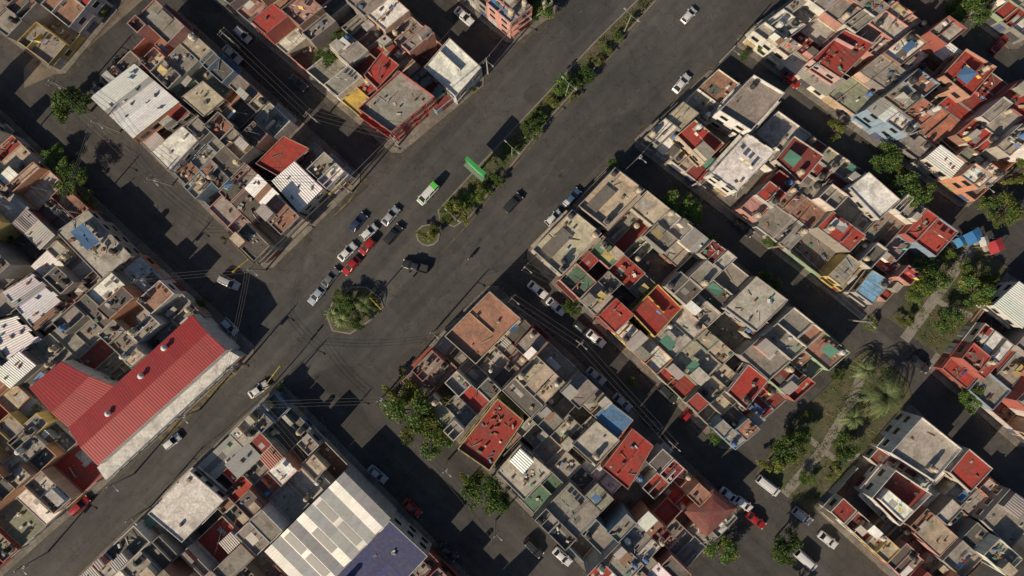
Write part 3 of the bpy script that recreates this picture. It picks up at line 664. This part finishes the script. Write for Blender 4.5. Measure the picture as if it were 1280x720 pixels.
def inpoly(p,P):
    r=False; n=len(P)
    for k in range(n):
        a=P[k];b=P[k-1]
        if (a[1]>p[1])!=(b[1]>p[1]) and p[0]<(b[0]-a[0])*(p[1]-a[1])/(b[1]-a[1])+a[0]: r=not r
    return r
def cover(name,P,dens,seed,hmax=.5,cf=.5,dry=1):
    rng=random.Random(seed); mb=MB(); P=inner(P,.4); x0=min(p[0] for p in P);x1=max(p[0] for p in P);y0=min(p[1] for p in P);y1=max(p[1] for p in P)
    clumps=[]
    for _ in range(int(abs(x1-x0)*abs(y1-y0)*cf)):
        c=(rng.uniform(x0,x1),rng.uniform(y0,y1))
        if inpoly(c,P): clumps.append((c[0],c[1],rng.uniform(.3,1.1),rng.uniform(.1,hmax),var(rng.choice(GR+YG+[(.17,.15,.07),(.20,.165,.09)]*dry),rng,.3)))
    for c in clumps:
        for _ in range(int(dens*c[2]*c[2])):
            x=c[0]+rng.gauss(0,c[2]*.5);y=c[1]+rng.gauss(0,c[2]*.5)
            if inpoly((x,y),P): leafquad(mb,x,y,.16+rng.random()*c[3],rng.uniform(.12,.3),var(c[4],rng,.4),rng)
    mb.obj(name)
cover('median_shrubs',MED,65,1,.8,.75); cover('island_shrubs',ISL,60,2,.7,.5); cover('grass_cover',P1,40,3,.35,.5); cover('grass_cover',P2,40,4,.35,.5)
# ---------------------------------------------------------------- vehicles
def car_mesh(kind,col,stripe=None):
    mb=MB()
    D={'sedan':(4.5,1.78,.98,1.45,(-1.85,-1.15,.15,.95)),'hatch':(3.9,1.7,1.0,1.5,(-1.9,-1.55,.15,.95)),'suv':(4.6,1.86,1.1,1.72,(-2.2,-1.95,.3,1.0)),
       'van':(5.3,1.9,1.15,2.1,(-2.6,-2.5,1.2,1.95)),'pickup':(5.4,1.88,1.1,1.75,(-.75,-.55,.6,1.3)),'compact':(3.7,1.62,.98,1.48,(-1.75,-1.35,.15,.9))}[kind]
    L,Wd,bz,rz,(g0,g1,g2,g3)=D
    ts=[0,.015,.05,.12,.25,.4,.55,.7,.82,.9,.955,.985,1]; wf=[.78,.88,.95,.98,1,1,1,1,.98,.95,.89,.80,.68]
    rows=[]
    for t,w in zip(ts,wf):
        x=-L/2+t*L
        zt=bz
        if x>g3: zt=bz-(x-g3)/(L/2-g3)*(.24 if kind!='van' else .15)
        if t<.03: zt=bz-.12
        if t>.98: zt-=.12
        hw=Wd/2*w
        rows.append([(x,-hw*.96,.25),(x,-hw,.45),(x,-hw*.995,zt-.22),(x,-hw*.93,zt-.05),(x,-hw*.8,zt),(x,0,zt+.03),(x,hw*.8,zt),(x,hw*.93,zt-.05),(x,hw*.995,zt-.22),(x,hw,.45),(x,hw*.96,.25)])
    mb.grid(rows,PAINT,col)
    mb.face(rows[0],PAINT,col); mb.face(rows[-1],PAINT,col)
    mb.box(L/2-.04,0,.28,.2,Wd*.7,.22,0,MISC,(.03,.03,.03)); mb.box(-L/2+.02,0,.3,.16,Wd*.74,.2,0,MISC,(.05,.05,.05))
    b1=Wd/2*.86; t1=Wd/2*.68
    zb=bz+.0
    A=[(g0,-b1,zb),(g0,b1,zb),(g3,b1*.96,zb-.0),(g3,-b1*.96,zb)]
    T=[(g1,-t1,rz-.03),(g1,t1,rz-.03),(g2,t1,rz-.02),(g2,-t1,rz-.02)]
    mb.face([A[0],A[1],T[1],T[0]],GLASS,(0,0,0)); mb.face([A[2],A[3],T[3],T[2]],GLASS,(0,0,0))
    mb.face([A[1],A[2],T[2],T[1]],GLASS,(0,0,0)); mb.face([A[3],A[0],T[0],T[3]],GLASS,(0,0,0))
    pr=[]
    for i in range(6):
        u=i/5; x=g1-.05+(g2-g1+.1)*u; e=.06*math.sin(math.pi*u)
        pr.append([(x,-t1*1.03,rz-.05+e*.3),(x,-t1*.85,rz+e*.7),(x,0,rz+.03+e),(x,t1*.85,rz+e*.7),(x,t1*1.03,rz-.05+e*.3)])
    mb.grid(pr,PAINT,col)
    for a,t in zip(A,T): mb.beam(a,t,.09,PAINT,col)
    for sgn in (-1,1):
        for fx in ((.5,) if kind in('sedan','hatch','compact','pickup') else (.33,.66)):
            p=(g0+(g3-g0)*fx,sgn*b1*.99,zb);q=(g1+(g2-g1)*fx,sgn*t1*1.01,rz-.03); mb.beam(p,q,.09,PAINT,col)
        mb.box(g3-.2,sgn*(Wd/2+.08),bz-.02,.16,.2,.14,0,PAINT,col,bottom=True)
        mb.box(L/2-.13,sgn*Wd*.35,bz-.42,.22,.34,.15,0,METAL,(.75,.75,.72),bottom=True)
        mb.box(-L/2+.09,sgn*Wd*.38,bz-.36,.16,.26,.2,0,MISC,(.4,.02,.02),bottom=True)
        for xx in (-L*.31,L*.32): mb.wheel(xx,sgn*(Wd/2-.1),.32,.32,.22,12,RUB,(0,0,0),(.4,.4,.4))
        mb.beam((g3,sgn*Wd*.36,bz+.035),(L/2-.25,sgn*Wd*.3,bz-.18),.02,MISC,(.03,.03,.03))
    mb.beam((g3+.04,-b1*.9,bz+.045),(g3+.04,b1*.9,bz+.045),.07,MISC,(.02,.02,.02))
    if kind=='pickup':
        mb.box(-1.72,0,bz+.035,1.75,1.45,.01,0,MISC,(.03,.03,.03))
        for s_ in (-1,1): mb.box(-1.72,s_*.8,bz,1.9,.12,.18,0,PAINT,col)
        mb.box(-2.62,0,bz,.1,1.6,.18,0,PAINT,col)
    if stripe:
        mb.box(g1+.55,0,rz+.02,1.1,t1*1.9,.09,0,PAINT,stripe); mb.box(L/2-.5,0,bz-.12,.55,Wd*.8,.07,0,PAINT,stripe)
        for s_ in (-1,1): mb.box(0,s_*(Wd/2),.5,L*.85,.03,.35,0,PAINT,stripe,bottom=True)
    if kind in('suv',):
        for s_ in (-1,1): mb.beam((g1+.1,s_*t1*.9,rz+.09),(g2-.1,s_*t1*.9,rz+.09),.05,MISC,(.05,.05,.05))
    return mb.mesh('car_body')
CC={'w':(.72,.72,.72),'s':(.42,.43,.45),'d':(.035,.037,.042),'n':(.03,.045,.11),'r':(.36,.022,.02),'u':(.08,.13,.22),'g':(.16,.17,.17),'b':(.36,.42,.48)}
cache={}
def car(x,y,a,kind,c,name='car'):
    k=(kind,c)
    if k not in cache: cache[k]=car_mesh(kind,CC[c])
    wx,wy=W(x,y,.8); inst(cache[k],name,(wx,wy,.004),math.radians(a))
for t in [(447,278,50,'sedan','n'),(461,290,42,'hatch','w'),(488,270,50,'sedan','s'),(491,293,50,'suv','d'),(434,315,45,'sedan','w'),(459,308,227,'hatch','r'),(439,332,227,'sedan','r'),(413,347,50,'sedan','g'),(396,369,230,'sedan','b'),(519,333,165,'pickup','d'),(641,254,47,'suv','d'),(692,272,42,'hatch','w'),(715,247,48,'sedan','u'),(852,104,50,'sedan','w'),(861,19,48,'compact','w'),
 (286,353,-25,'suv','s'),(287,408,-45,'hatch','b'),(323,487,35,'sedan','w'),(215,552,38,'hatch','w'),(472,593,-40,'sedan','b'),
 ]:
    car(*t,name='car')
for t in [(100,632,42,'suv','r'),(515,635,-42,'sedan','r'),(667,685,-45,'suv','d'),(703,696,-42,'sedan','w'),(672,362,-38,'sedan','w'),(695,383,-40,'sedan','w'),(728,410,-40,'hatch','d'),(745,423,-40,'sedan','w'),(745,470,-40,'sedan','s'),(778,503,-40,'sedan','s'),(835,492,-42,'suv','d'),(860,517,48,'compact','r'),(303,43,-42,'hatch','s'),(290,68,-42,'sedan','s'),(372,102,-42,'sedan','d'),(580,20,-42,'sedan','w'),(990,100,-38,'hatch','r'),(1008,45,48,'hatch','w'),(1250,55,48,'sedan','r'),(912,620,-38,'sedan','w'),(945,650,-38,'sedan','r'),(1003,645,-38,'suv','s'),(1035,675,-38,'sedan','w'),(930,630,-38,'hatch','w'),(815,530,-40,'sedan','d'),(930,285,-38,'sedan','d'),(560,690,-42,'sedan','d'),(1150,455,-38,'sedan','d')]:
    car(*t,name='parked_car')
car(960,607,-38,'van','w','parked_van'); car(1007,700,-42,'van','w','parked_van')
cache[('van','V')]=car_mesh('van',CC['w'],(.10,.62,.05)); car(535,242,228,'van','V','passenger_van')
# ---------------------------------------------------------------- motorcyclist
def moto(px,py,ang):
    x,y=W(px,py); em=bpy.data.objects.new('motorcyclist',None); scene.collection.objects.link(em); em.location=(x,y,0); em.rotation_euler=(0,0,math.radians(ang))
    mb=MB()
    for wx in (-.65,.65): mb.wheel(wx,0,.31,.31,.12,16,RUB,(0,0,0),(.3,.3,.3))
    mb.beam((.65,0,.31),(.42,0,1.0),.07,METAL,(.4,.4,.4)); mb.beam((-.65,0,.31),(.1,0,.4),.08,MISC,(.03,.03,.03)); mb.beam((-.7,0,.72),(.4,0,.85),.1,PAINT,(.35,.02,.02))
    mb.box(.05,0,.3,.4,.28,.35,0,METAL,(.12,.12,.12)); mb.box(.18,0,.72,.45,.28,.22,0,PAINT,(.4,.03,.03)); mb.box(-.35,0,.78,.7,.26,.1,0,MISC,(.02,.02,.02))
    mb.beam((.4,-.36,1.05),(.4,.36,1.05),.04,MISC,(.03,.03,.03)); mb.cyl(.56,0,.85,1.0,.09,.09,10,METAL,(.7,.7,.7)); mb.box(-.72,0,.85,.35,.36,.3,0,MISC,(.05,.05,.05))
    mb.beam((-.1,.2,.3),(-.85,.2,.35),.08,METAL,(.5,.5,.5)); mb.box(.65,0,.62,.4,.12,.03,0,PAINT,(.4,.03,.03))
    o=mb.obj('motorcycle'); o.parent=em
    def skin(name,V,E,rad,col,root=0):
        me=bpy.data.meshes.new(name); me.from_pydata(V,E,[]); ob=bpy.data.objects.new(name,me); scene.collection.objects.link(ob)
        mo=ob.modifiers.new('Skin','SKIN')
        for i,r in enumerate(rad): me.skin_vertices[0].data[i].radius=(r,r)
        me.skin_vertices[0].data[root].use_root=True
        ob.modifiers.new('Sub','SUBSURF').levels=1; ob.modifiers['Sub'].render_levels=2
        mt,nt,b=newmat(name+'_cloth'); b.inputs['Base Color'].default_value=(*col,1); b.inputs['Roughness'].default_value=.8; me.materials.append(mt); ob.parent=em
    V=[(-.25,0,.95),(-.2,0,1.15),(-.12,0,1.38),(-.08,0,1.5),(-.1,.2,1.42),(.1,.3,1.2),(.36,.32,1.1),(-.1,-.2,1.42),(.1,-.3,1.2),(.36,-.32,1.1)]
    E=[(0,1),(1,2),(2,3),(2,4),(4,5),(5,6),(2,7),(7,8),(8,9)]
    try:
        skin('torso_and_arms',V,E,[.15,.15,.16,.07,.085,.06,.045,.085,.06,.045],(.05,.06,.09))
        skin('legs',[(-.25,0,.95),(-.2,.12,.92),(.2,.24,.82),(.0,.26,.4),(.16,.27,.33),(-.2,-.12,.92),(.2,-.24,.82),(.0,-.26,.4),(.16,-.27,.33)],[(0,1),(1,2),(2,3),(3,4),(0,5),(5,6),(6,7),(7,8)],[.14,.11,.085,.06,.05,.11,.085,.06,.05],(.03,.035,.06))
    except Exception as ex: print('SKIN',ex)
    h=MB(); rows=[]
    for i in range(9):
        th=math.pi*i/8; rows.append([(.0+.15*math.sin(th)*math.cos(p_*math.pi/6),.13*math.sin(th)*math.sin(p_*math.pi/6),1.66+.15*math.cos(th)) for p_ in range(13)])
    h.grid(rows,PAINT,(.03,.03,.03)); h.box(.12,0,1.62,.06,.2,.09,0,GLASS,(0,0,0)); ho=h.obj('helmet',smooth=True); ho.parent=em
moto(588,322,227)
# ---------------------------------------------------------------- billboard
def billboard():
    mb=MB(); x,y=W(597,216); a=math.radians(-42)
    mb.cyl(x,y,.1,4.2,.28,.22,12,METAL,(.25,.27,.25))
    mb.box(x,y,4.0,5.0,.7,4.0,a,METAL,(.05,.34,.09),bottom=True)
    nx,ny=math.cos(a-math.pi/2),math.sin(a-math.pi/2)
    mb.box(x+nx*.37,y+ny*.37,4.15,4.7,.06,3.7,a,PAINT,(.06,.5,.12)); mb.box(x+nx*.41,y+ny*.41,5.6,3.6,.04,.6,a,PAINT,(.3,.58,.34)); mb.box(x+nx*.41,y+ny*.41,4.8,2.6,.04,.35,a,PAINT,(.3,.58,.34))
    mb.box(x+nx*.8,y+ny*.8,4.0,5.0,.7,.06,a,METAL,(.2,.22,.2),bottom=True)
    mb.obj('billboard')
billboard()
# ---------------------------------------------------------------- poles, lamps, wires
poles={}
def pole(k,px,py,h=9.5):
    x,y=W(px,py); mb=MB(); mb.cyl(0,0,0,h,.19,.11,8,WALL,(.36,.34,.31)); ang=A47
    for z in (h-.4,h-1.3):
        mb.box(0,0,z,2.0,.1,.1,ang,MISC,(.2,.17,.14),bottom=True)
        for o in (-.9,-.3,.4,.9): mb.cyl(math.cos(ang)*o,math.sin(ang)*o,z+.1,z+.3,.05,.04,6,MISC,(.5,.45,.4))
    if k%3==0: mb.cyl(.42,0,h-3,h-1.9,.28,.28,10,METAL,(.4,.4,.4))
    mb.beam((0,0,h-1.8),(1.4*math.cos(A42),1.4*math.sin(A42),h-1.5),.07,METAL,(.3,.3,.3)); mb.box(1.6*math.cos(A42),1.6*math.sin(A42),h-1.58,.55,.22,.14,A42,METAL,(.35,.35,.35),bottom=True)
    mb.obj('utility_pole',(x,y,.1)); poles[k]=(x,y,h)
PL=[(498,182),(440,240),(332,338),(306,455),(345,497),(168,592),(250,512),(190,632),(545,412),(483,492),(655,335),(640,372),(790,205),(900,78),(100,118),(215,232),(150,165),(110,268),(200,350),(610,92),(655,36),(560,575),(620,650),(400,560),(720,425),(830,545),(760,385),(860,235),(960,310),(1060,400),(1000,95),(1120,175),(1200,240),(20,192),(300,60),(400,155),(60,690)]
for k,p in enumerate(PL): pole(k,*p)
def wire(name,pairs,r=.03):
    mb=MB()
    for i,j,z in pairs:
        a=poles[i];b2=poles[j]
        for off in (-.9,0,.9):
            oa=Vector((a[0]+math.cos(A47)*off,a[1]+math.sin(A47)*off,a[2]-z)); ob=Vector((b2[0]+math.cos(A47)*off,b2[1]+math.sin(A47)*off,b2[2]-z)); L=(ob-oa).length; prev=oa
            for s_ in range(1,9):
                t=s_/8; p=oa.lerp(ob,t); p.z-=L*.03*4*t*(1-t); mb.beam(prev,p,r,MISC,(.12,.115,.11)); prev=p
    mb.obj(name)
wire('power_lines',[(0,1,.2),(1,2,.2),(2,3,.2),(3,6,.2),(6,5,.2),(4,7,.2),(4,9,.2),(9,21,.2),(21,22,.2),(10,12,.2),(12,13,.2),(14,16,.2),(16,15,.2),(15,2,.2),(16,17,.2),(17,18,.2),(2,18,1.1),(33,17,.2),(0,19,.2),(19,20,.2),(10,26,.2),(24,25,.2),(27,28,.2),(28,29,.2),(30,31,.2),(31,32,.2),(34,35,.2),(35,0,.2),(3,4,1.1),(8,11,.2),(11,24,.2),(23,4,.2),(1,15,1.1)])
def lamp(px,py,ang):
    mb=MB(); mb.cyl(0,0,0,8.5,.13,.07,8,METAL,(.3,.3,.29))
    for s_ in (1,-1):
        d=(math.cos(ang)*s_,math.sin(ang)*s_); mb.beam((0,0,8.3),(d[0]*1.5,d[1]*1.5,8.7),.06,METAL,(.3,.3,.29)); mb.box(d[0]*1.7,d[1]*1.7,8.63,.6,.22,.12,ang,METAL,(.4,.4,.4),bottom=True)
    x,y=W(px,py); mb.obj('street_lamp',(x,y,.14))
for p in ((780,40),(707,120),(640,195),(570,275)): lamp(*p,A42)
def signal(px,py,ang,L):
    mb=MB(); y_=(.5,.36,.04); mb.cyl(0,0,0,6,.13,.1,10,PAINT,y_); ca,sa=math.cos(ang),math.sin(ang)
    mb.beam((0,0,5.8),(ca*L,sa*L,6.2),.14,PAINT,y_)
    for t in (.6,1.0):
        mb.box(ca*L*t,sa*L*t,5.1,.35,.3,1.0,ang,PAINT,y_,bottom=True)
        for z,c in ((5.85,(.3,.02,.02)),(5.55,(.3,.2,.02)),(5.25,(.02,.25,.05))): mb.box(ca*L*t+sa*.18,sa*L*t-ca*.18,z-.1,.18,.06,.18,ang,PAINT,c,bottom=True)
    x,y=W(px,py); mb.obj('traffic_signal',(x,y,.12))
signal(342,480,math.radians(52),5.5); signal(440,232,math.radians(-140),4); signal(470,372,math.radians(-45),3); signal(325,325,math.radians(180+40),4)
# ---------------------------------------------------------------- stalls
def stall(px,py,a,c,w,d):
    mb=MB(); z=2.4
    for u in (-1,1):
        for v in (-1,1): mb.beam((u*w/2,v*d/2,0),(u*w/2,v*d/2,z),.06,METAL,(.4,.4,.4))
    mb.grid([[(-w/2-.1,v*d/2*1.05,z+.0-.05*abs(v)) for v in(-1,-.5,0,.5,1)],[(0,v*d/2*1.05,z+.55-.15*abs(v)) for v in(-1,-.5,0,.5,1)],[(w/2+.1,v*d/2*1.05,z-.05*abs(v)) for v in(-1,-.5,0,.5,1)]],MISC,c)
    mb.box(0,0,0,w*.8,d*.5,.9,0,MISC,(.4,.36,.3))
    x,y=W(px,py,2); o=mb.obj('market_stall',(x,y,.1)); o.rotation_euler[2]=a
stall(1215,296,.5,(.04,.18,.42),3.4,2.4); stall(1198,302,.6,(.05,.22,.42),2.0,1.8); stall(1243,308,.4,(.42,.04,.045),3.0,2.4); stall(1228,302,.3,(.5,.5,.48),1.8,1.8)
for k,(px,py) in enumerate(((370,400),(600,300),(250,360),(760,440),(560,620),(140,650),(700,220),(420,470),(330,110))):
    x,y=W(px,py); mb=MB(); mb.cyl(0,0,0,.016,.42,.42,18,MISC,(.035,.033,.03)); mb.obj('manhole_cover',(x,y,.004))
# ---------------------------------------------------------------- light, world, camera
EL=math.radians(31); AZ=math.radians(49)
sd=bpy.data.lights.new('sun','SUN'); sd.energy=5.0; sd.angle=math.radians(.5); sd.color=(1.0,.84,.63)
so=bpy.data.objects.new('sun',sd); scene.collection.objects.link(so)
dv=Vector((math.cos(AZ)*math.cos(EL),math.sin(AZ)*math.cos(EL),-math.sin(EL))); so.rotation_euler=dv.to_track_quat('-Z','Y').to_euler(); so.location=(-60,-60,80)
w=bpy.data.worlds.new('World'); scene.world=w; w.use_nodes=True; nt=w.node_tree
sky=nt.nodes.new('ShaderNodeTexSky'); sky.sky_type='NISHITA'; sky.sun_disc=False; sky.sun_elevation=EL; sky.sun_rotation=math.atan2(-math.cos(AZ),-math.sin(AZ))%(2*math.pi)
nt.links.new(sky.outputs[0],nt.nodes['Background'].inputs[0]); nt.nodes['Background'].inputs[1].default_value=.06
cd=bpy.data.cameras.new('camera'); co=bpy.data.objects.new('camera',cd); scene.collection.objects.link(co); co.location=(0,0,H); cd.lens=LENS; cd.sensor_width=36; cd.clip_end=6000; scene.camera=co
scene.view_settings.view_transform='Standard'; scene.view_settings.look='None'; scene.view_settings.exposure=0
